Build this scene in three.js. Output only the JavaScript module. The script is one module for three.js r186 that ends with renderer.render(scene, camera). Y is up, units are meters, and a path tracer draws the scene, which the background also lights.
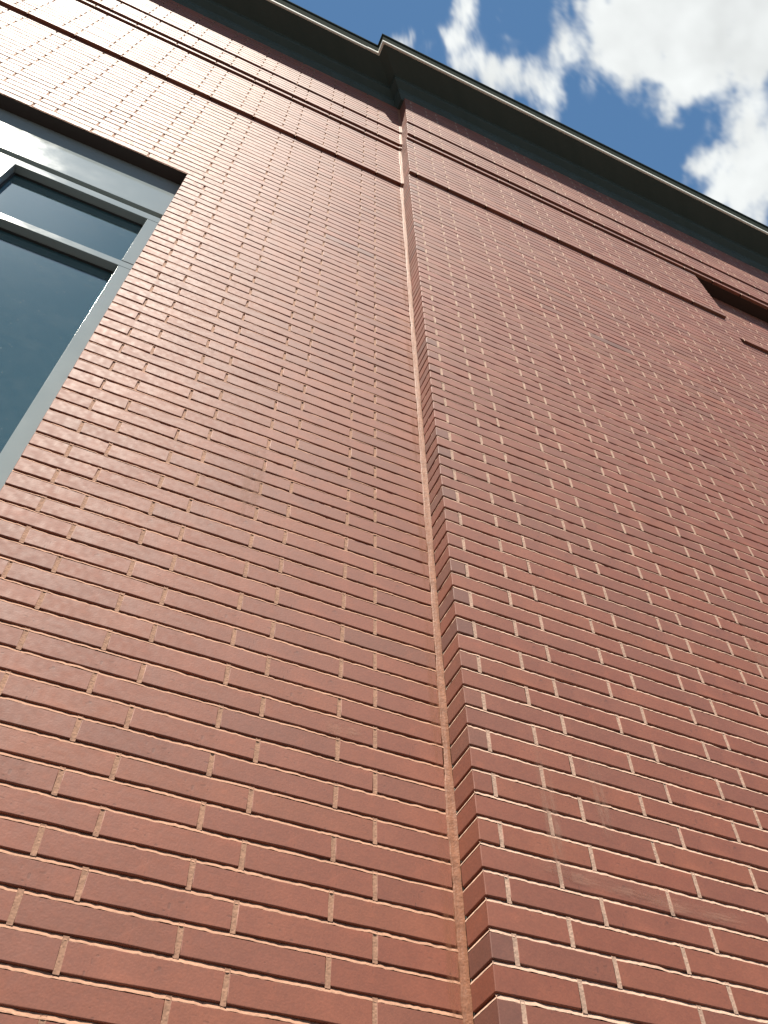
import * as THREE from 'three';
import { ImprovedNoise } from 'three/addons/math/ImprovedNoise.js';

// ───────────────────────── camera, sky, sun, exposure ─────────────────────────
const G0 = 2.3;                                   // height of course line 0 above the ground
const scene = new THREE.Scene();
const camera = new THREE.PerspectiveCamera(60.658, 768 / 1024, 0.05, 900);
camera.position.set(-0.91061, G0 - 0.81395, 1.66417);
camera.quaternion.setFromRotationMatrix(new THREE.Matrix4().makeBasis(
  new THREE.Vector3(0.9134967, -0.0081922, 0.4067636),
  new THREE.Vector3(-0.3211053, 0.5994236, 0.7332003),
  new THREE.Vector3(-0.2498302, -0.8003900, 0.5449410)));
camera.updateMatrixWorld(true);

const EXPOSURE = 1.78, SUN_POWER = 5.0, SKY_GAIN = 0.56;
const SUN_DIR = new THREE.Vector3(-0.64, 2.45, 1).normalize();
const perlin = new ImprovedNoise();
const fbm = (x, y, z, oct, gain = 0.5) => {
  let s = 0, a = 0.5, n = 0;
  for (let i = 0; i < oct; i++) { s += a * perlin.noise(x, y, z); n += a; a *= gain; x = x * 2.03 + 11.3; y = y * 2.03 + 4.7; z = z * 2.03 + 7.9; }
  return s / n;                                   // about -0.6 .. 0.6
};
const smooth = (a, b, x) => { const t = Math.min(1, Math.max(0, (x - a) / (b - a))); return t * t * (3 - 2 * t); };
const mix = (a, b, t) => a + (b - a) * t;

// clouds overhead, each [x/y, z/y of its direction, angular radius, density]
const CLOUDS = [[0.2607, -0.0286, 0.0399, 1.00], [0.3093, -0.0112, 0.0473, 1.20], [0.3523, 0.0144, 0.0577, 1.20], [0.4092, 0.0296, 0.0525, 1.10], [0.3155, -0.0383, 0.0273, 0.90], [0.3675, -0.0237, 0.0294, 0.50],
  [0.3700, -0.0592, 0.0126, 0.42], [0.3699, -0.0776, 0.0115, 0.42], [0.4450, -0.0158, 0.0315, 0.42], [0.4390, -0.0539, 0.0252, 0.38], [0.4904, -0.0561, 0.0378, 1.20], [0.4600, -0.0923, 0.0210, 0.80],
  [0.4266, -0.1093, 0.0126, 0.60], [0.4414, -0.0981, 0.0147, 0.70], [0.4935, -0.1073, 0.0357, 1.20], [0.5466, -0.1210, 0.0420, 1.30], [0.4730, -0.1223, 0.0189, 0.60],
  [0.1301, -0.0801, 0.0136, 0.60], [0.1288, -0.1001, 0.0136, 0.55], [0.1553, -0.1115, 0.0189, 0.60], [0.1895, -0.1140, 0.0231, 0.66], [0.2278, -0.1139, 0.0231, 0.71], [0.2632, -0.1199, 0.0189, 0.66],
  [0.2555, -0.0987, 0.0147, 0.46], [0.2042, -0.0932, 0.0136, 0.44], [0.0868, -0.1165, 0.0105, 0.46], [0.1088, -0.1248, 0.0095, 0.37], [0.1285, -0.0637, 0.0126, 0.60], [0.1551, -0.0672, 0.0073, 0.44], [0.2599, -0.0657, 0.0126, 0.38]];
function skyColour(x, y, z, out) {
  const yy = Math.max(y, 0.02);
  // clear air: deeper blue overhead, paler towards the horizon and round the sun
  const hz = Math.pow(1 - yy, 3);
  const cs = x * SUN_DIR.x + y * SUN_DIR.y + z * SUN_DIR.z, glow = 0.14 * Math.pow(Math.max(cs, 0), 24) + 0.9 * Math.pow(Math.max(cs, 0), 220);
  let r = mix(0.098, 0.42, hz) + glow, g = mix(0.218, 0.55, hz) + glow, b = mix(0.43, 0.72, hz) + glow;
  // clouds: those overhead by hand, the rest of the sky by chance
  const a = x / Math.max(y, 0.18), c = z / Math.max(y, 0.18);
  let s = 0;
  const wx = a + 0.030 * fbm(a * 26, c * 26, 1.5, 4), wz = c + 0.030 * fbm(a * 26, c * 26, 8.5, 4);
  for (const [u, v, rad, w] of CLOUDS) { const d = ((wx - u) ** 2 + (wz - v) ** 2) / (rad * rad); if (d < 9) s += w * Math.exp(-d); }
  const far = smooth(0.16, 0.42, Math.hypot(a - 0.24, c + 0.06));
  const wide = smooth(0.02, 0.34, fbm(a * 2.6 + 3.1, c * 2.6 - 1.7, 5.2, 3)) * 1.1 * smooth(0.30, 0.75, Math.hypot(a + 0.18, c - 0.56));
  s = mix(Math.min(s, 1.5), wide, far);
  const sa = 0.8 * a + 0.6 * c, sc = 0.8 * c - 0.6 * a, f1 = fbm(sa * 36, sc * 17, 3.3, 5, 0.6) - 0.30 * Math.abs(fbm(wx * 40 + 3, wz * 40, 4.4, 3, 0.6)), f2 = fbm(a * 9 + 5, c * 9, 9.1, 4);
  let den = smooth(0.10, 1.16, s * 1.08 + (1.5 * f1 + 0.06) * smooth(0.02, 0.3, s));
  den *= 0.98 * smooth(-0.02, 0.12, y);
  const lum = 0.93 + 0.22 * fbm(a * 18 + 2, c * 18, 6.6, 4) + 0.14 * f2 - 0.06 * smooth(1.2, 2, s);
  r = mix(r, lum * 0.97, den); g = mix(g, lum * 1.0, den); b = mix(b, lum * 0.99, den);
  if (y < 0) { const k = smooth(0, -0.15, y); r = mix(r, 0.28, k); g = mix(g, 0.28, k); b = mix(b, 0.26, k); }
  out[0] = r; out[1] = g; out[2] = b;
}
{
  const W = 2048, H = 1024, px = new Float32Array(W * H * 4), o = [0, 0, 0];
  for (let j = 0; j < H; j++) {
    const el = ((j + 0.5) / H - 0.5) * Math.PI, y = Math.sin(el), ce = Math.cos(el);
    for (let i = 0; i < W; i++) {
      const az = ((i + 0.5) / W - 0.5) * 2 * Math.PI, k = (j * W + i) * 4;
      skyColour(ce * Math.cos(az), y, ce * Math.sin(az), o);
      px[k] = o[0] * SKY_GAIN; px[k + 1] = o[1] * SKY_GAIN; px[k + 2] = o[2] * SKY_GAIN; px[k + 3] = 1;
    }
  }
  const sky = new THREE.DataTexture(px, W, H, THREE.RGBAFormat, THREE.FloatType);
  sky.mapping = THREE.EquirectangularReflectionMapping; sky.magFilter = sky.minFilter = THREE.LinearFilter; sky.wrapS = THREE.RepeatWrapping; sky.needsUpdate = true;
  scene.background = sky; scene.environment = sky;
}
const sun = new THREE.DirectionalLight(new THREE.Color().setRGB(1, 0.935, 0.81), SUN_POWER);
sun.position.copy(SUN_DIR).multiplyScalar(40); sun.target.position.set(0, 4, 0); sun.castShadow = true;
Object.assign(sun.shadow.camera, { left: -14, right: 14, top: 14, bottom: -14, near: 1, far: 80 });
sun.shadow.mapSize.set(4096, 4096); sun.shadow.radius = 1;
scene.add(sun, sun.target);

// ───────────────────────── helpers ─────────────────────────
function rng(seed) { let a = seed >>> 0; return () => { a = (a + 0x6D2B79F5) >>> 0; let t = a; t = Math.imul(t ^ (t >>> 15), t | 1); t ^= t + Math.imul(t ^ (t >>> 7), t | 61); return ((t ^ (t >>> 14)) >>> 0) / 4294967296; }; }
const used = new Map();
function numbered(n) { const k = used.get(n) ?? 0; used.set(n, k + 1); return k ? n + '_' + String(k).padStart(3, '0') : n; }
function add(name, geometry, material, parent) {
  const m = new THREE.Mesh(geometry, material); m.name = numbered(name); m.castShadow = m.receiveShadow = true; parent.add(m); return m;
}
function group(name, parent) { const g = new THREE.Group(); g.name = numbered(name); parent.add(g); return g; }
class MB {                                         // collects vertices and faces of one mesh
  constructor() { this.p = []; this.n = []; this.t = []; this.c = []; this.i = []; }
  v(x, y, z, nx, ny, nz, u, w, col) { const k = this.p.length / 3; this.p.push(x, y, z); const l = Math.hypot(nx, ny, nz) || 1; this.n.push(nx / l, ny / l, nz / l); this.t.push(u, w); if (col) this.c.push(col[0], col[1], col[2]); return k; }
  q(a, b, c, d) { this.i.push(a, b, c, a, c, d); }
  box(x0, x1, y0, y1, z0, z1) {
    const f = (ax, s, P) => { const n = [0, 0, 0]; n[ax] = s; const id = P.map(([x, y, z]) => this.v(x, y, z, ...n, ax === 0 ? z : x, ax === 1 ? z : y)); this.q(...id); };
    f(2, 1, [[x0, y0, z1], [x1, y0, z1], [x1, y1, z1], [x0, y1, z1]]); f(2, -1, [[x1, y0, z0], [x0, y0, z0], [x0, y1, z0], [x1, y1, z0]]);
    f(0, 1, [[x1, y0, z1], [x1, y0, z0], [x1, y1, z0], [x1, y1, z1]]); f(0, -1, [[x0, y0, z0], [x0, y0, z1], [x0, y1, z1], [x0, y1, z0]]);
    f(1, 1, [[x0, y1, z1], [x1, y1, z1], [x1, y1, z0], [x0, y1, z0]]); f(1, -1, [[x0, y0, z0], [x1, y0, z0], [x1, y0, z1], [x0, y0, z1]]);
    return this;
  }
  // a box with small rounded arrises (44 triangles)
  soft(x0, x1, y0, y1, z0, z1, c, col, du = 0, dv = 0, jit = null) {
    const X = [x0, x1], Y = [y0, y1], Z = [z0, z1], id = {};
    for (let i = 0; i < 2; i++) for (let j = 0; j < 2; j++) for (let k = 0; k < 2; k++) {
      const s = [i ? 1 : -1, j ? 1 : -1, k ? 1 : -1], jx = jit ? (jit() - 0.5) * 0.0012 : 0, jy = jit ? (jit() - 0.5) * 0.0016 : 0, cc = jit ? c * (0.7 + 0.8 * jit()) : c;
      for (let ax = 0; ax < 3; ax++) {
        const P = [X[i] + jx, Y[j] + jy, Z[k]].map((q, m) => (m === ax ? q : q - s[m] * cc)), n = [0, 0, 0]; n[ax] = s[ax];
        id[[i, j, k, ax]] = this.v(...P, ...n, (ax === 0 ? P[2] : P[0]) + du, (ax === 1 ? P[2] : P[1]) + dv, col);
      }
    }
    const g = (i, j, k, ax) => id[[i, j, k, ax]];
    for (let ax = 0; ax < 3; ax++) for (let s = 0; s < 2; s++) {
      const at = (a, b) => (ax === 0 ? g(s, a, b, 0) : ax === 1 ? g(b, s, a, 1) : g(a, b, s, 2));
      if (s) this.q(at(0, 0), at(1, 0), at(1, 1), at(0, 1)); else this.q(at(0, 0), at(0, 1), at(1, 1), at(1, 0));
    }
    for (let ax = 0; ax < 3; ax++) {               // edges that run along axis ax
      const b = (ax + 1) % 3, d = (ax + 2) % 3;
      for (let m = 0; m < 2; m++) for (let n = 0; n < 2; n++) {
        const at = (e, face) => { const r = [0, 0, 0]; r[ax] = e; r[b] = m; r[d] = n; return g(...r, face); };
        const A = [at(0, b), at(1, b), at(1, d), at(0, d)];
        if (m === n) A.reverse();
        this.q(...A);
      }
    }
    for (let i = 0; i < 2; i++) for (let j = 0; j < 2; j++) for (let k = 0; k < 2; k++) { const t = [g(i, j, k, 0), g(i, j, k, 1), g(i, j, k, 2)]; if ((i + j + k) % 2 === 0) t.reverse(); this.i.push(...t); }
    return this;
  }
  // a face brick: front with slightly wavy rounded arrises, sides running back (38 triangles)
  brick(x0, x1, y0, y1, zf, depth, R, col, du, dv) {
    const N = 4, c = 0.0026, out = [], tilt = (R() - 0.5) * 0.0007, tilt2 = (R() - 0.5) * 0.0006;
    for (let i = 0; i < N; i++) out.push([mix(x0, x1, i / (N - 1)) + (i % (N - 1) ? 0 : (R() - 0.5) * 0.0014), y1 + (R() - 0.5) * 0.0010, i === 0 ? -1 : i === N - 1 ? 1 : 0, 1]);
    for (let i = N - 1; i >= 0; i--) out.push([mix(x0, x1, i / (N - 1)) + (i % (N - 1) ? 0 : (R() - 0.5) * 0.0014), y0 + (R() - 0.5) * 0.0010, i === 0 ? -1 : i === N - 1 ? 1 : 0, -1]);
    const K = out.length, back = [], side = [], front = [];
    for (const [x, y, nx, ny] of out) {
      const k = c * (0.75 + 0.7 * R()), z = zf + tilt * ((x - x0) / (x1 - x0) - 0.5) * 2 + tilt2 * Math.sign(ny), u = x + du, w = y + dv;
      back.push(this.v(x, y, zf - depth, nx, ny, 0, u + nx * depth, w + ny * depth, col));
      side.push(this.v(x, y, z - k, nx, ny, 0.12, u + nx * k * 0.4, w + ny * k * 0.4, col));
      front.push(this.v(x - nx * k, y - ny * k, z, 0, 0, 1, u, w, col));
    }
    for (let i = 0; i < K; i++) { const j = (i + 1) % K; this.q(side[i], side[j], back[j], back[i]); this.q(front[i], front[j], side[j], side[i]); }
    for (let i = 0; i < N - 1; i++) this.q(front[i], front[K - 1 - i], front[K - 2 - i], front[i + 1]);
    return this;
  }
  build() {
    const g = new THREE.BufferGeometry();
    g.setAttribute('position', new THREE.Float32BufferAttribute(this.p, 3)); g.setAttribute('normal', new THREE.Float32BufferAttribute(this.n, 3)); g.setAttribute('uv', new THREE.Float32BufferAttribute(this.t, 2));
    if (this.c.length) g.setAttribute('color', new THREE.Float32BufferAttribute(this.c, 3));
    g.setIndex(this.i); return g;
  }
}

// ───────────────────────── procedural textures and materials ─────────────────────────
function lattice(seed) { const t = new Float32Array(65536), R = rng(seed); for (let i = 0; i < t.length; i++) t[i] = R(); return t; }
const LAT = lattice(91);
function tnoise(u, v, f, s) {                       // value noise that repeats over the unit square, f cells
  const x = u * f, y = v * f, xi = Math.floor(x), yi = Math.floor(y), fx = x - xi, fy = y - yi, a = fx * fx * (3 - 2 * fx), b = fy * fy * (3 - 2 * fy);
  const h = (i, j) => LAT[(((i % f + f) % f) * 131 + ((j % f + f) % f) * 7919 + s * 3571) & 65535];
  return mix(mix(h(xi, yi), h(xi + 1, yi), a), mix(h(xi, yi + 1), h(xi + 1, yi + 1), a), b);
}
function texture(size, fn, colour, rep) {
  const d = new Uint8Array(size * size * 4);
  for (let j = 0; j < size; j++) for (let i = 0; i < size; i++) { const c = fn((i + 0.5) / size, (j + 0.5) / size), k = (j * size + i) * 4; for (let m = 0; m < 3; m++) d[k + m] = Math.max(0, Math.min(255, Math.round(255 * (Array.isArray(c) ? c[m] : c)))); d[k + 3] = 255; }
  const t = new THREE.DataTexture(d, size, size, THREE.RGBAFormat, THREE.UnsignedByteType);
  t.wrapS = t.wrapT = THREE.RepeatWrapping; t.magFilter = THREE.LinearFilter; t.minFilter = THREE.LinearMipmapLinearFilter; t.generateMipmaps = true;
  if (colour) t.colorSpace = THREE.SRGBColorSpace;
  t.repeat.set(rep, rep); t.needsUpdate = true; return t;
}
// brick: fine grain, soft clouds of tone, a few pits; one repeat is 0.8 m
const brickGrain = (u, v) => 0.58 * tnoise(u, v, 240, 1) + 0.37 * tnoise(u, v, 120, 2) + 0.05 * tnoise(u, v, 48, 3);
const pits = (u, v) => smooth(0.84, 0.94, tnoise(u, v, 90, 5)) * smooth(0.62, 0.82, tnoise(u, v, 14, 6));
const brickMap = texture(1024, (u, v) => {
  const g = brickGrain(u, v), b = tnoise(u, v, 9, 7) * 0.6 + tnoise(u, v, 23, 8) * 0.4, p = pits(u, v), w = smooth(0.74, 0.95, tnoise(u, v, 17, 9)) * 0.06;
  const k = 0.88 + 0.10 * (g - 0.5) + 0.10 * (b - 0.5) - 0.10 * p + w;
  return [k, k * (0.985 + 0.03 * (b - 0.5)), k * (0.975 + 0.05 * (b - 0.5))];
}, true, 1.25);
const brickBump = texture(1024, (u, v) => 0.55 + 0.5 * (brickGrain(u, v) - 0.5) + 0.04 * (tnoise(u, v, 20, 10) - 0.5) - 0.40 * pits(u, v), false, 1.25);
const brickRough = texture(512, (u, v) => 0.78 + 0.16 * (tnoise(u, v, 60, 11) - 0.5) + 0.07 * (tnoise(u, v, 8, 12) - 0.5), false, 1.25);
const mortarMap = texture(512, (u, v) => { const g = 0.5 * tnoise(u, v, 128, 13) + 0.3 * tnoise(u, v, 50, 14) + 0.2 * tnoise(u, v, 12, 15), k = 0.86 + 0.26 * (g - 0.5); return [k, k * 0.985, k * 0.96]; }, true, 2);
const mortarBump = texture(512, (u, v) => 0.6 * tnoise(u, v, 150, 16) + 0.4 * tnoise(u, v, 60, 17), false, 2);
const metalRough = texture(512, (u, v) => 0.70 + 0.30 * (tnoise(u, v, 10, 18) - 0.5) + 0.28 * (tnoise(u, v, 26, 19) - 0.5) + 0.1 * (tnoise(u, v, 120, 20) - 0.5), false, 0.8);
const metalBump = texture(512, (u, v) => 0.7 * tnoise(u, v, 7, 21) + 0.3 * tnoise(u, v, 16, 22), false, 0.9);
const concreteMap = texture(512, (u, v) => { const k = 0.82 + 0.2 * (tnoise(u, v, 90, 23) - 0.5) + 0.2 * (tnoise(u, v, 11, 24) - 0.5); return [k, k, k * 0.98]; }, true, 0.4);

const BRICK = { roughness: 0.84, bumpScale: 0.00045 };
const std = (o) => new THREE.MeshStandardMaterial(o);
const rgb = (r, g, b) => new THREE.Color().setRGB(r, g, b);
const TONES = [[0.308, 0.082, 0.036], [0.300, 0.080, 0.036], [0.314, 0.085, 0.038], [0.302, 0.083, 0.039], [0.287, 0.077, 0.034], [0.322, 0.089, 0.041], [0.292, 0.081, 0.039], [0.310, 0.081, 0.035], [0.279, 0.078, 0.038], [0.303, 0.078, 0.034], [0.288, 0.083, 0.041], [0.317, 0.087, 0.037]];
const DARK = [[0.245, 0.080, 0.043], [0.223, 0.073, 0.043], [0.268, 0.082, 0.042]];
const brickMat = (c) => new THREE.MeshPhysicalMaterial({ ior: 1.5, clearcoat: 0.75, clearcoatRoughness: 0.80, color: rgb(...c), map: brickMap, bumpMap: brickBump, bumpScale: BRICK.bumpScale, roughness: BRICK.roughness, roughnessMap: brickRough });
const toneMats = TONES.map(brickMat), darkMats = DARK.map(brickMat);
const brickVertexMat = new THREE.MeshPhysicalMaterial({ ior: 1.5, clearcoat: 0.75, clearcoatRoughness: 0.80, color: rgb(1, 1, 1), vertexColors: true, map: brickMap, bumpMap: brickBump, bumpScale: BRICK.bumpScale, roughness: BRICK.roughness, roughnessMap: brickRough });
const mortarMat = std({ color: rgb(.62, .41, .315), map: mortarMap, bumpMap: mortarBump, bumpScale: 0.0010, roughness: 0.85 });
const mortarWarm = std({ color: rgb(.50, .275, .185), map: mortarMap, bumpMap: mortarBump, bumpScale: 0.0008, roughness: 0.85 });
const filletMat = std({ color: rgb(.37, .155, .082), map: mortarMap, bumpMap: mortarBump, bumpScale: 0.0008, roughness: 0.62 });
const alu = std({ color: rgb(.27, .31, .315), metalness: 0, roughness: 0.13, roughnessMap: metalRough });
const slotMat = std({ color: rgb(.03, .03, .03), roughness: 0.8 });
const cornicePaint = new THREE.MeshPhysicalMaterial({ specularIntensity: 0.45, color: rgb(.062, .084, .078), roughness: 0.9, roughnessMap: metalRough, bumpMap: metalBump, bumpScale: 0.001 });
const fasciaPaint = new THREE.MeshPhysicalMaterial({ specularIntensity: 0.02, color: rgb(.026, .033, .028), roughness: 1 });
const dripPaint = std({ color: rgb(.86, .86, .78), roughness: 0.4 });
const glass = new THREE.MeshPhysicalMaterial({ color: rgb(.22, .47, .54), transmission: 1, thickness: 0, roughness: 0.02, ior: 1.95, metalness: 0.2 });
const plaster = std({ color: rgb(.10, .10, .105), roughness: 0.9 });
const asphalt = std({ color: rgb(.085, .083, .08), map: concreteMap, roughness: 0.9 });
const concrete = std({ color: rgb(.36, .35, .32), map: concreteMap, roughness: 0.9 });

// ───────────────────────── brickwork layout ─────────────────────────
const H = 0.2032 / 3, J = 0.0053, JH = 0.0038, L = 0.3052, LL = 0.3057;      // course height, half a joint, brick length with joint
const Yc = (v) => G0 + v * H;
const V0 = -34, VTOP = 115;                         // first course at the ground, last under the cornice
const corbel = (v) => (v < 83 ? 0 : v < 96 ? 0.022 : v < 97 ? 0.038 : v < 102 ? 0.054 : 0.066);
const PX0 = 0.0342, PX1 = 2.798, PZ = 0.1053;        // the projecting wall: left and right edge, how far it stands out
const WX0 = -3.42, WX1 = -1.285, WV0 = -20, WV1 = 60; // the window opening
const odd = (v) => ((v % 2) + 2) % 2 === 1;
const XMIN = -7, XMAX = 8;

// every brick: x0, x1 (centres of its head joints), course, front plane, depth, and how its ends are made
function leftRow(v) {
  const cut = v >= WV0 && v < WV1, a = odd(v) ? [0, -0.1816] : [0, -0.2835];
  let x = a[1] - LL;
  const joints = [0, a[1]];
  while (x > XMIN) { joints.push(x); x -= LL; }
  joints.push(XMIN);
  if (cut) for (let i = 0; i < joints.length; i++) { if (odd(v) && Math.abs(joints[i] + 1.0987) < 0.02) joints[i] = -1.074; if (!odd(v) && Math.abs(joints[i] + 1.2006) < 0.03) joints[i] = -1.176; }
  const out = [];
  for (let i = 0; i < joints.length - 1; i++) {
    let x1 = joints[i], x0 = joints[i + 1]; const e = { x0, x1 };
    if (cut) {
      if (x0 < WX1 && x1 > WX1) { if (x1 - WX1 < 0.03) continue; out.push({ x0: WX1 - JH, x1, jamb: true }); }
      if (x0 < WX0 && x1 > WX0) { out.push({ x0, x1: WX0 + JH, jamb: true }); continue; }
      if (x0 >= WX0 && x1 <= WX1 || x0 < WX1 && x1 > WX1) continue;
    }
    if (v === WV1 && x1 > WX0 && x0 < WX1) e.jamb = true;
    if (i === 0) e.x1 = 0.0185;
    out.push(e);
  }
  return out;
}
function rightRow(v, from, to) {
  const joints = [from], first = odd(v) ? PX0 + 0.3103 : PX0 + 0.2078;
  if (odd(v)) joints.push(PX0 + 0.0600);
  for (let x = first; x < to - 0.04; x += L) joints.push(x);
  joints.push(to);
  const out = [];
  for (let i = 0; i < joints.length - 1; i++) out.push({ x0: joints[i], x1: joints[i + 1], quoin: i === 0, last: i === joints.length - 2 });
  return out;
}
const WALLS = { left: [], right: [], bay: [] };
for (let v = V0; v < VTOP; v++) {
  for (const b of leftRow(v)) WALLS.left.push({ ...b, v, z: corbel(v) });
  const to = v >= 96 ? XMAX : PX1;
  for (const b of rightRow(v, PX0, to)) {
    const q = { ...b, v, z: PZ + corbel(v), over: v >= 96 && v < 98 };
    if (q.quoin) q.x0 -= JH;
    if (q.last) q.x1 += JH;
    WALLS.right.push(q);
  }
  if (v < 96) for (let x = PX1 - (odd(v) ? 0.05 : 0.15), n = 0; x < XMAX; x += L, n++) WALLS.bay.push({ x0: Math.max(x, PX1 - 0.06), x1: Math.min(x + L, XMAX), v, z: corbel(v) });
}

// ───────────────────────── the building ─────────────────────────
const building = new THREE.Group(); building.name = 'brick_building'; scene.add(building);
building.userData = { label: 'red brick building with a projecting wall section, grey framed window and dark green cornice', category: 'building' };

const proj = new THREE.Vector3();
function seen(b) {                                   // how large a brick shows in the picture, in pixels; 0 outside it
  const P = [[b.x0, b.v], [b.x1, b.v], [b.x1, b.v + 1], [b.x0, b.v + 1]].map(([x, v]) => { proj.set(x, Yc(v), b.z).project(camera); return [proj.x * 384, proj.y * 512, proj.z]; });
  if (P.some((p) => p[2] > 1) || !P.some((p) => Math.abs(p[0]) < 384 && Math.abs(p[1]) < 512)) return 0;
  let a = 0; for (let i = 0; i < 4; i++) { const [x, y] = P[i], [u, w] = P[(i + 1) % 4]; a += x * w - u * y; }
  return Math.abs(a) / 2;
}
const cache = new Map();
function brickwork(list, part, seed, most) {
  const R = rng(seed), rest = new MB();
  list.forEach((b) => { b.s = seen(b); });
  const keep = new Set([...list].sort((a, b) => b.s - a.s).slice(0, most).filter((b) => b.s > 0));
  for (const b of list) {
    const head = b.x1 - b.x0 < 0.13, dark = (head && b.quoin && R() < 0.55) || R() < 0.004;
    const ti = Math.floor(R() * TONES.length), di = Math.floor(R() * DARK.length), tone = (dark ? DARK[di] : TONES[ti]).map((c) => c * (0.95 + 0.1 * R()));
    const x0 = b.x0 + JH, x1 = b.x1 - JH, y0 = Yc(b.v) + J, y1 = Yc(b.v + 1) - J, dz = (R() - 0.5) * 0.0010, dy = (R() - 0.5) * 0.0012, turn = (R() - 0.5) * 0.003;
    const full = b.quoin || b.jamb || b.over || b.last, depth = b.quoin ? 0.10 + corbel(b.v) : b.over || b.last ? 0.13 + corbel(b.v) : 0.10;
    if (keep.has(b)) {
      const w = Math.round((x1 - x0) * 500) / 500, kind = full ? depth.toFixed(3) : 'f', vr = Math.floor(R() * 6), key = [w, kind, vr].join();
      let g = cache.get(key);
      if (!g) {
        const Q = rng(1000 + vr * 77 + Math.round(w * 1000)), m = new MB();
        if (full) m.soft(-w / 2, w / 2, -(H / 2 - J), H / 2 - J, -depth, 0, 0.0026, null, vr * 0.37, vr * 0.21, Q); else m.brick(-w / 2, w / 2, -(H / 2 - J), H / 2 - J, 0, 0.04, Q, null, vr * 0.37 + w, vr * 0.21);
        g = m.build(); cache.set(key, g);
      }
      const m = add('brick', g, dark ? darkMats[di] : toneMats[ti], part);
      m.position.set((x0 + x1) / 2, (y0 + y1) / 2 + dy, b.z + dz); m.rotation.z = turn * 0.6;
    } else {
      const du = R() * 5, dv = R() * 5;
      if (full) rest.soft(x0, x1, y0 + dy, y1 + dy, b.z - depth, b.z + dz, 0.0026, tone, du, dv, R); else rest.brick(x0, x1, y0 + dy, y1 + dy, b.z + dz, 0.04, R, tone, du, dv);
    }
  }
  const r = add('brickwork', rest.build(), brickVertexMat, part); r.userData.kind = 'stuff';
}
// mortar: weathered bed joints (deep under the upper brick, nearly flush on the lower one) and flush head joints
function mortar(list, part, seed, spans) {
  const m = new MB(), nz = (x, y, f, o) => perlin.noise(x * f + o, y * f * 1.7 + seed, o * 3.1);
  const PROF = [[-0.0063, -0.0006], [-0.0030, -0.0011], [0.0008, -0.0038], [0.0072, -0.0078]];
  const strip = (x0, x1, v, zLow, zUp) => {
    const fine = v > -14 && v < 60 && x0 > -4 && x1 < 4.5, step = fine && v < 26 ? 0.009 : fine ? 0.022 : v < 104 && v > -14 ? 0.15 : 0.6, n = Math.max(1, Math.ceil((x1 - x0) / step)), y = Yc(v);
    let prev = null;
    for (let i = 0; i <= n; i++) {
      const x = mix(x0, x1, i / n), a = nz(x, y, 9, 1), b = nz(x, y, 75, 2), c = nz(x, y, 19, 3);
      const row = PROF.map(([py, pz], k) => m.v(x, y + py + (k < 3 ? 0.0013 * b + 0.0009 * a : 0), (k === 3 ? Math.min(zLow, zUp) : zLow) + pz + (k === 0 ? Math.max(-0.0004, 0.0012 * b + 0.0009 * a) : 0.0014 * a + 0.0014 * b + 0.0012 * c), 0, k === 0 ? 0.35 : 0.8, 0.8, x, y + py * 3));
      if (prev) for (let k = 0; k < 3; k++) m.q(prev[k], row[k], row[k + 1], prev[k + 1]);
      prev = row;
    }
  };
  for (const [x0, x1, v, zl, zu] of spans) strip(x0, x1, v, zl, zu);
  for (const b of list) {
    if (b.quoin) continue;
    const x = b.x0, y0 = Yc(b.v) + 0.0005, y1 = Yc(b.v + 1) + 0.001;
    if (b.jamb && (x < WX1 && x > WX1 - 0.02)) continue;
    const d = (part === wallRight ? 0.0006 : 0.0010 + 0.0030 * smooth(12, 40, b.v)) + 0.0016 * (0.5 + nz(x, y0, 3.3, 5)); let prev = null;
    for (let j = 0; j <= 4; j++) {
      const y = mix(y0, y1, j / 4), e = 0.0010 * nz(x, y, 60, 6);
      const row = [-1, -0.35, 0.35, 1].map((t) => m.v(x + t * 0.0058 + (Math.abs(t) === 1 ? 0.0009 * nz(x + t, y, 55, 7) : 0), y, b.z - (Math.abs(t) === 1 ? 0.0005 : d) + e * 0.6, t * -0.12, 0, 1, x + t * 0.006, y));
      if (prev) for (let k = 0; k < 3; k++) m.q(prev[k], prev[k + 1], row[k + 1], row[k]);
      prev = row;
    }
  }
  if (part === wallRight) {                        // bed joints on the narrow left face of the projecting wall
  for (let v = V0; v <= VTOP; v++) {
    const y = Yc(v), z1 = PZ + corbel(v - 1) - 0.001, n = 8; let prev = null;
    for (let i = 0; i <= n; i++) {
      const z = mix(0.005, z1, i / n), a = perlin.noise(z * 60, y * 40, 2.2), row = [[-0.006, 0.0007], [-0.002, 0.0018], [0.002, 0.005], [0.0062, 0.0095]].map(([py, d], k) => m.v(PX0 + d + 0.0012 * a * (k > 0), y + py + 0.001 * a, z, -0.8, 0.7, 0, z, y + py * 3));
      if (prev) for (let k = 0; k < 3; k++) m.q(prev[k], row[k], row[k + 1], prev[k + 1]);
      prev = row;
    }
  }
  }
  return add('mortar', m.build(), part === wallLeft ? mortarWarm : mortarMat, part);
}
const streakAlpha = texture(256, (u, v) => { const e = smooth(0, 0.25, u) * smooth(1, 0.75, u) * smooth(0, 0.15, v) * smooth(1, 0.6, v); return e * (0.05 + 0.26 * smooth(0.35, 0.8, 0.5 * tnoise(u, v, 6, 31) + 0.3 * tnoise(u, v, 23, 32) + 0.2 * tnoise(u, v, 70, 33))); }, false, 1);
const stainMat = std({ color: rgb(.47, .27, .195), roughness: 0.95, alphaMap: streakAlpha, transparent: true });
function stain(part, x, v, w, h, z, turn = 0) { const m = add('mortar_stain', new THREE.PlaneGeometry(w, h), stainMat, part); m.position.set(x, Yc(v), z + 0.0022); m.rotation.z = turn; m.castShadow = false; }
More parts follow.
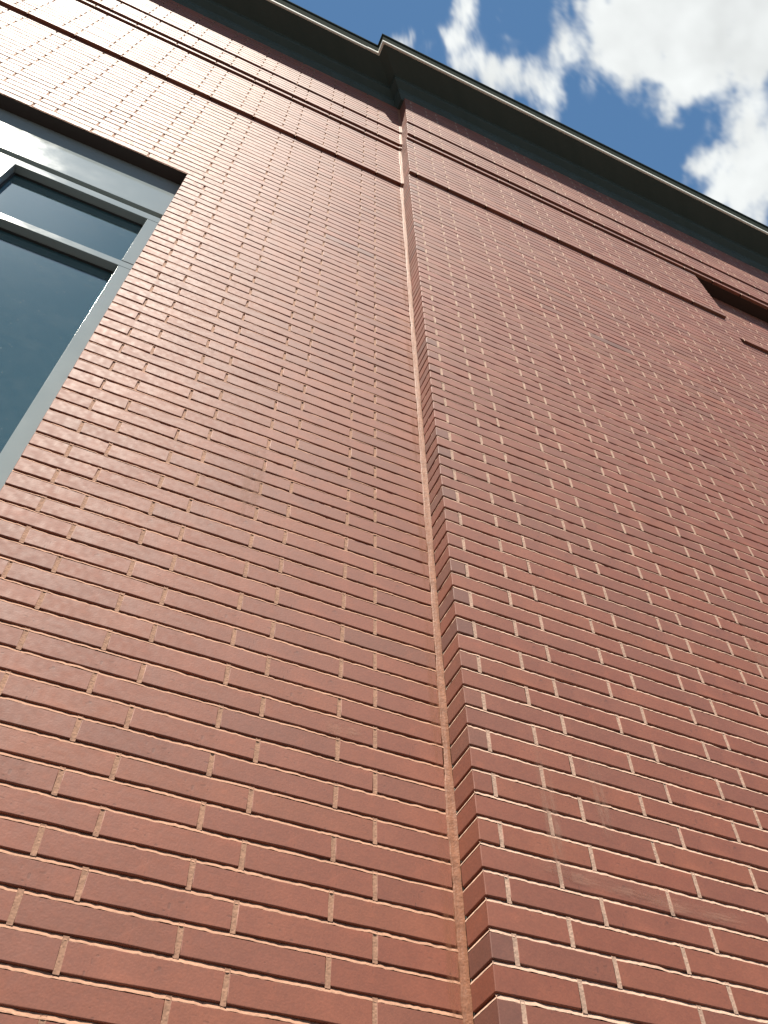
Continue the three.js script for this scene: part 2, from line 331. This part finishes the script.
const spansLeft = [], spansRight = [], spansBay = [];
for (let v = V0; v <= VTOP; v++) {
  const zl = corbel(v - 1), zu = corbel(v);
  if (v > WV0 && v < WV1) { spansLeft.push([XMIN, WX0, v, zl, zu], [WX1, 0.03, v, zl, zu]); } else spansLeft.push([XMIN, 0.03, v, zl, zu]);
  spansRight.push([PX0 + 0.002, v > 96 ? XMAX : PX1 - 0.002, v, PZ + zl, PZ + zu]);
  if (v < 96) spansBay.push([PX1 - 0.05, XMAX, v, zl, zu]);
}
const wallLeft = group('recessed_wall', building), wallRight = group('projecting_wall', building), wallBay = group('recessed_wall', building);
wallLeft.userData.label = 'brick wall set back on the left, around the window';
wallRight.userData.label = 'brick wall section standing forward on the right';
wallBay.userData.label = 'set back brick wall under the overhang at the right edge';
brickwork(WALLS.left, wallLeft, 11, 300); mortar(WALLS.left, wallLeft, 3.7, spansLeft);
brickwork(WALLS.right, wallRight, 23, 300); mortar(WALLS.right, wallRight, 8.1, spansRight);
brickwork(WALLS.bay, wallBay, 37, 40); mortar(WALLS.bay, wallBay, 5.2, spansBay);
stain(wallRight, 0.245, 7.4, 0.055, 0.46, PZ); stain(wallRight, 0.36, 4.6, 0.42, 0.05, PZ, -0.03); stain(wallRight, 0.62, 4.45, 0.36, 0.045, PZ, 0.02); stain(wallRight, 0.41, 8.5, 0.05, 0.3, PZ);
stain(wallRight, 1.3, 20, 0.08, 0.7, PZ); stain(wallRight, 1.9, 47, 0.10, 1.2, PZ); stain(wallLeft, -0.62, 23, 0.08, 0.5, 0); stain(wallLeft, -0.27, 9.5, 0.12, 0.06, 0, 0.1);
add('dark_soffit_plate', new MB().box(PX1 + 0.002, XMAX, Yc(96) - 0.004, Yc(96) + 0.003, 0.002, PZ + 0.012).build(), std({ color: rgb(.05, .022, .014), roughness: 0.8 }), wallRight);  // near-black plate added under the overhang; its colour stands in for soffit shade
{ // the smeared mortar fillet in the inside corner
  const m = new MB(); let prev = null; const y0 = G0 + V0 * H, y1 = Yc(VTOP), n = 900;
  for (let i = 0; i <= n; i++) {
    const y = mix(y0, y1, i / n), v = (y - G0) / H, c = corbel(Math.floor(v)), a = perlin.noise(0.3, y * 9, 1.1), b = perlin.noise(4.3, y * 38, 2.1), d = perlin.noise(7.7, y * 3, 3.4), g = c * 0.98;
    const w = -0.0130 + 0.0035 * a + 0.003 * b + 0.003 * d, t = 0.004 + 0.003 * a + 0.0025 * b;
    const row = [[-w, g - 0.0018], [-w + 0.0015, g + 0.0010 + 0.0010 * b], [-w + 0.004, g + 0.0018 + 0.0015 * a], [PX0 * 0.72, g + 0.0025 + t * 0.15 + 0.0012 * b], [PX0 - 0.006, g + 0.003 + t * 0.3], [PX0 + 0.001, g + 0.003 + t * 0.5 + 0.0015 * d]].map(([x, z], k) => m.v(x, y, z, [-0.3, -0.1, -0.2, -0.7, -0.6, -1][k], 0, 1, x, y));
    if (prev) for (let k = 0; k < 5; k++) m.q(prev[k], prev[k + 1], row[k + 1], row[k]);
    prev = row;
  }
  const g = m.build(); g.computeVertexNormals();
  const sm = streakAlpha.clone(); sm.repeat.set(1, 11); sm.needsUpdate = true;
  const smear = std({ color: rgb(.37, .155, .082), roughness: 0.9, alphaMap: sm, transparent: true, opacity: 1 });
  const film = add('mortar_smear', new THREE.PlaneGeometry(0.05, Yc(82) - y0), smear, wallLeft); film.position.set(0.0015, (Yc(82) + y0) / 2, 0.0024); film.castShadow = false;
  add('mortar_fillet', g, filletMat, wallLeft).userData.label = 'ragged tan mortar line filling the inside corner';
}

const dustAlpha = texture(1024, (u, v) => {        // specks and a faint film of dust on the panes; one repeat is 1.2 m
  const x = u * 90, y = v * 90, i = Math.floor(x), j = Math.floor(y), h = LAT[(i * 131 + j * 7919 + 77) & 65535], r = 0.10 + 0.16 * LAT[(i * 37 + j * 911 + 5) & 65535];
  const d = Math.hypot(x - i - 0.5 + (LAT[(i * 17 + j * 53) & 65535] - 0.5) * 0.5, y - j - 0.5 + (LAT[(i * 71 + j * 29) & 65535] - 0.5) * 0.5);
  return 0.006 + 0.03 * tnoise(u, v, 9, 41) * tnoise(u, v, 40, 42) + (h > 0.955 ? 0.4 * smooth(r, r * 0.4, d) * LAT[(i * 7 + j * 311) & 65535] : 0);
}, false, 0.83);
const dustMat = std({ color: rgb(.55, .60, .60), roughness: 1, alphaMap: dustAlpha, transparent: true });
// ───────────────────────── the window ─────────────────────────
const win = group('window', building); win.userData.label = 'grey metal framed window with a transom';
const ZF = -0.075, ZG = -0.124;                      // front of the frame, plane of the panes
const yHead = Yc(WV1), y1 = G0 + 3.573, y2 = G0 + 3.517, y3 = G0 + 3.453, y4 = G0 + 2.910, y5 = G0 + 2.854, yS = Yc(WV0) + 0.02;
const softBox = (x0, x1, ya, yb, z0, z1, c = 0.0025) => new MB().soft(x0, x1, ya, yb, z0, z1, c).build();
const frame = (name, ...b) => add(name, softBox(...b), alu, win);
const JX = WX1 - 0.071, MX1 = -1.985, MX0 = -2.052, MID = [[MX0, MX1], [-2.768, -2.702]];
frame('head_panel', WX0 + 0.002, WX1 - 0.002, y1, yHead + 0.004, ZF - 0.03, ZF, 0.002);
add('shadow_gap', new MB().box(WX0 + 0.004, WX1 - 0.004, y2 - 0.004, y1 + 0.004, ZF - 0.05, ZF - 0.024).build(), slotMat, win);
frame('top_rail', WX0 + 0.002, WX1 - 0.002, y3, y2, ZG - 0.04, ZF);
for (const [ya, yb] of [[y4 - 0.0, y3 - 0.002], [yS, y5 - 0.004]]) frame('jamb', JX, WX1 - 0.002, ya, yb, ZG - 0.04, ZF);
frame('jamb', WX0 + 0.002, WX0 + 0.075, yS, y3 - 0.002, ZG - 0.04, ZF);
for (const [a, b] of MID) frame('mullion', a, b, yS + 0.05, y3 - 0.002, ZG - 0.04, ZF + 0.001);
const XS = [[MX1, WX1 - 0.002], [MID[1][1], MX0], [WX0 + 0.075, MID[1][0]]];
for (const [a, b] of XS) frame('transom', a, b, y5, y4 - 0.003, ZG - 0.04, ZF - 0.0015);
frame('sill', WX0 - 0.02, WX1 + 0.02, yS - 0.05, yS + 0.048, ZG - 0.04, 0.02);
for (const [a, b] of [[MX1, JX], [MID[1][1], MX0], [WX0 + 0.075, MID[1][0]]]) for (const [ya, yb] of [[y4 - 0.01, y3 + 0.01], [yS, y5 + 0.01]]) {
  const g = new THREE.PlaneGeometry(b - a + 0.01, yb - ya); const p = add('pane', g, glass, win); p.position.set((a + b) / 2, (ya + yb) / 2, ZG);
  const k = new MB(), lo = ya === yS ? yS + 0.048 : y4 - 0.003, hi = ya === yS ? y5 : y3, z = ZG + 0.001, w = 0.007;   // dark rubber gasket round the pane
  k.box(a, b, lo, lo + w, z, z + 0.008).box(a, b, hi - w, hi, z, z + 0.008).box(a, a + w, lo + w, hi - w, z, z + 0.008).box(b - w, b, lo + w, hi - w, z, z + 0.008);
  add('gasket', k.build(), slotMat, p.parent);
  const t = new THREE.PlaneGeometry(b - a, hi - lo), q = t.attributes.position, u = t.attributes.uv; for (let i = 0; i < q.count; i++) u.setXY(i, q.getX(i) + a, q.getY(i) + lo);
  const f = add('dust', t, dustMat, win); f.position.set((a + b) / 2, (lo + hi) / 2, ZG + 0.0012); f.castShadow = false;
}
add('caulk', new MB().box(WX1 - 0.003, WX1 + 0.001, yS, yHead, ZF - 0.02, ZF + 0.004).build(), std({ color: rgb(.42, .40, .36), roughness: 0.7 }), win);

// ───────────────────────── the cornice ─────────────────────────
const cornice = group('cornice', building); cornice.userData.label = 'dark green moulded cornice with a pale drip edge';
const CB = 0.030;                                    // the cornice is set from this much out of the wall plane below
function sweep(profile, xa = XMIN, xb = XMAX, closed = false, part = 'all') {   // profile: [how far out, height]; follows the step of the wall
  const m = new MB(), K = profile.length;
  const at = ([e, y]) => ({ L0: [xa, y, e], E0: [xb, y, e], S1: [xa, y, PZ + e], C0: [PX0 - 0.005 - e + CB, y, e], C1: [PX0 - 0.005 - e + CB, y, PZ + e], R1: [xb, y, PZ + e] });
  for (let k = 0; k < (closed ? K : K - 1); k++) {
    const a = at(profile[k]), b = at(profile[(k + 1) % K]), de = profile[(k + 1) % K][0] - profile[k][0], dy = profile[(k + 1) % K][1] - profile[k][1], l = Math.hypot(de, dy) || 1;
    const n = [dy / l, -de / l];                     // outward, for a profile that runs from below upwards
    const face = (p, q, nx, ny, nz) => { const P = [a[p], a[q], b[q], b[p]].map((c) => m.v(...c, nx, ny, nz, c[0] + c[2], c[1] + k * 0.13)); m.q(...P); };
    if (part === 'left') face('L0', 'E0', 0, n[1], n[0]); if (part === 'all') face('L0', 'C0', 0, n[1], n[0]);
    if (part === 'all') face('C0', 'C1', -n[0], n[1], 0);
    if (part === 'right') face('S1', 'R1', 0, n[1], n[0]); if (part === 'all') face('C1', 'R1', 0, n[1], n[0]);
  }
  return m.build();
}
const Yq = (y) => G0 + y;
const drip = (xa, xb, part, o) => sweep([[0.355, 8.014], [0.364 + o, 8.012 - o], [0.372 + o, 8.015 - o], [0.373 + o, 8.019], [0.374 + o, 8.046], [0.362, 8.052]].map(([e, y]) => [e, Yq(y)]), xa, xb, false, part);
const arc = (e0, y0, e1, y1, n, bulge) => { const o = []; for (let i = 0; i <= n; i++) { const t = i / n, b = Math.sin(t * Math.PI) * bulge; o.push([mix(e0, e1, t) + b, Yq(mix(y0, y1, t) - b)]); } return o; };
add('bed_moulding', sweep([[0.0, Yq(7.735)], [0.050, Yq(7.742)], [0.090, Yq(7.800)], [0.095, Yq(7.808)], ...arc(0.096, 7.812, 0.100, 7.872, 4, -0.003), [0.104, Yq(7.876)]]), cornicePaint, cornice);
add('ogee_moulding', sweep([[0.092, Yq(7.874)], [0.154, Yq(7.915)], [0.159, Yq(7.922)], ...arc(0.160, 7.926, 0.164, 7.982, 4, -0.003), [0.169, Yq(7.986)]]), cornicePaint, cornice);
add('soffit', sweep([[0.158, Yq(7.984)], [0.362, Yq(8.016)]]), cornicePaint, cornice);
add('fascia', sweep([[0.345, Yq(8.02)], [0.362, Yq(8.03)], [0.364, Yq(8.09)], [0.367, Yq(8.33)], [0.380, Yq(8.345)], [0.380, Yq(8.38)], [0.36, Yq(8.39)], [0.0, Yq(8.40)], [-0.4, Yq(8.40)]]), fasciaPaint, cornice);
const SEAM = [-7, -4.6, -2.2, -0.42], SEAM2 = [-0.36, 1.26, 3.66, 6.06, 8];   // the drip edge is laid in lengths that lap at their ends
for (let i = 0; i < SEAM.length - 1; i++) add('drip_edge', drip(SEAM[i], SEAM[i + 1], 'left', 0.0015 * (i % 2)), dripPaint, cornice);
add('drip_edge', drip(SEAM[3], SEAM2[1], 'all', 0.003), dripPaint, cornice);
for (let i = 1; i < SEAM2.length - 1; i++) add('drip_edge', drip(SEAM2[i], SEAM2[i + 1], 'right', 0.0015 * (i % 2)), dripPaint, cornice);

// ───────────────────────── behind the brick: backing, room, roof ─────────────────────────
const back = new MB();
back.box(XMIN, WX0, G0 + V0 * H, Yq(8.27), -0.30, -0.032).box(WX1 + 0.002, 0.01, G0 + V0 * H, Yq(8.27), -0.30, -0.032).box(WX0, WX1 + 0.002, yHead + 0.012, Yq(8.27), -0.30, -0.032).box(WX0, WX1 + 0.002, G0 + V0 * H, yS - 0.06, -0.30, -0.032);
back.box(0.01, XMAX, G0 + V0 * H, Yq(8.27), -0.30, -0.034).box(PX0 + 0.035, PX1 - 0.05, G0 + V0 * H, Yc(96), -0.033, PZ - 0.032).box(PX0 + 0.035, XMAX, Yc(96) + 0.02, Yq(8.27), -0.033, PZ - 0.031);
back.box(XMIN, XMIN + 0.25, 0, Yq(8.27), -8, -0.31).box(XMAX - 0.25, XMAX, 0, Yq(8.27), -8, -0.31).box(XMIN, XMAX, 0, Yq(8.27), -8.3, -8);
add('backing_wall', back.build(), concrete, building);
add('dark_soffit_plate', new MB().box(WX0 - 0.1, WX1 + 0.1, yHead + 0.0012, yHead + 0.0046, -0.11, -0.004).build(), std({ color: rgb(.05, .035, .03), roughness: 0.7 }), win);  // steel lintel plate under the bricks over the window
add('floor_slab', new MB().box(XMIN + 0.25, XMAX - 0.25, 0.02, 0.12, -8, -0.31).build(), plaster, building);
add('ceiling', new MB().box(XMIN + 0.25, XMAX - 0.25, yHead + 0.35, yHead + 0.5, -8, -0.31).build(), plaster, building);
add('roof', new MB().box(XMIN, XMAX, Yq(8.13), Yq(8.265), -8.29, 0.02).build(), concrete, building);

// ───────────────────────── ground ─────────────────────────
{ const g = new THREE.PlaneGeometry(1200, 1200).rotateX(-Math.PI / 2); const p = g.attributes.position, t = g.attributes.uv; for (let i = 0; i < p.count; i++) t.setXY(i, p.getX(i), p.getZ(i));
  const m = add('ground', g, asphalt, scene); m.userData = { kind: 'structure', label: 'dark asphalt ground before the building' }; }

// ───────────────────────── draw ─────────────────────────
const renderer = new THREE.WebGLRenderer({ antialias: true });
renderer.setSize(768, 1024); renderer.shadowMap.enabled = true; renderer.shadowMap.type = THREE.PCFSoftShadowMap;
renderer.toneMapping = THREE.LinearToneMapping; renderer.toneMappingExposure = EXPOSURE;
renderer.render(scene, camera);
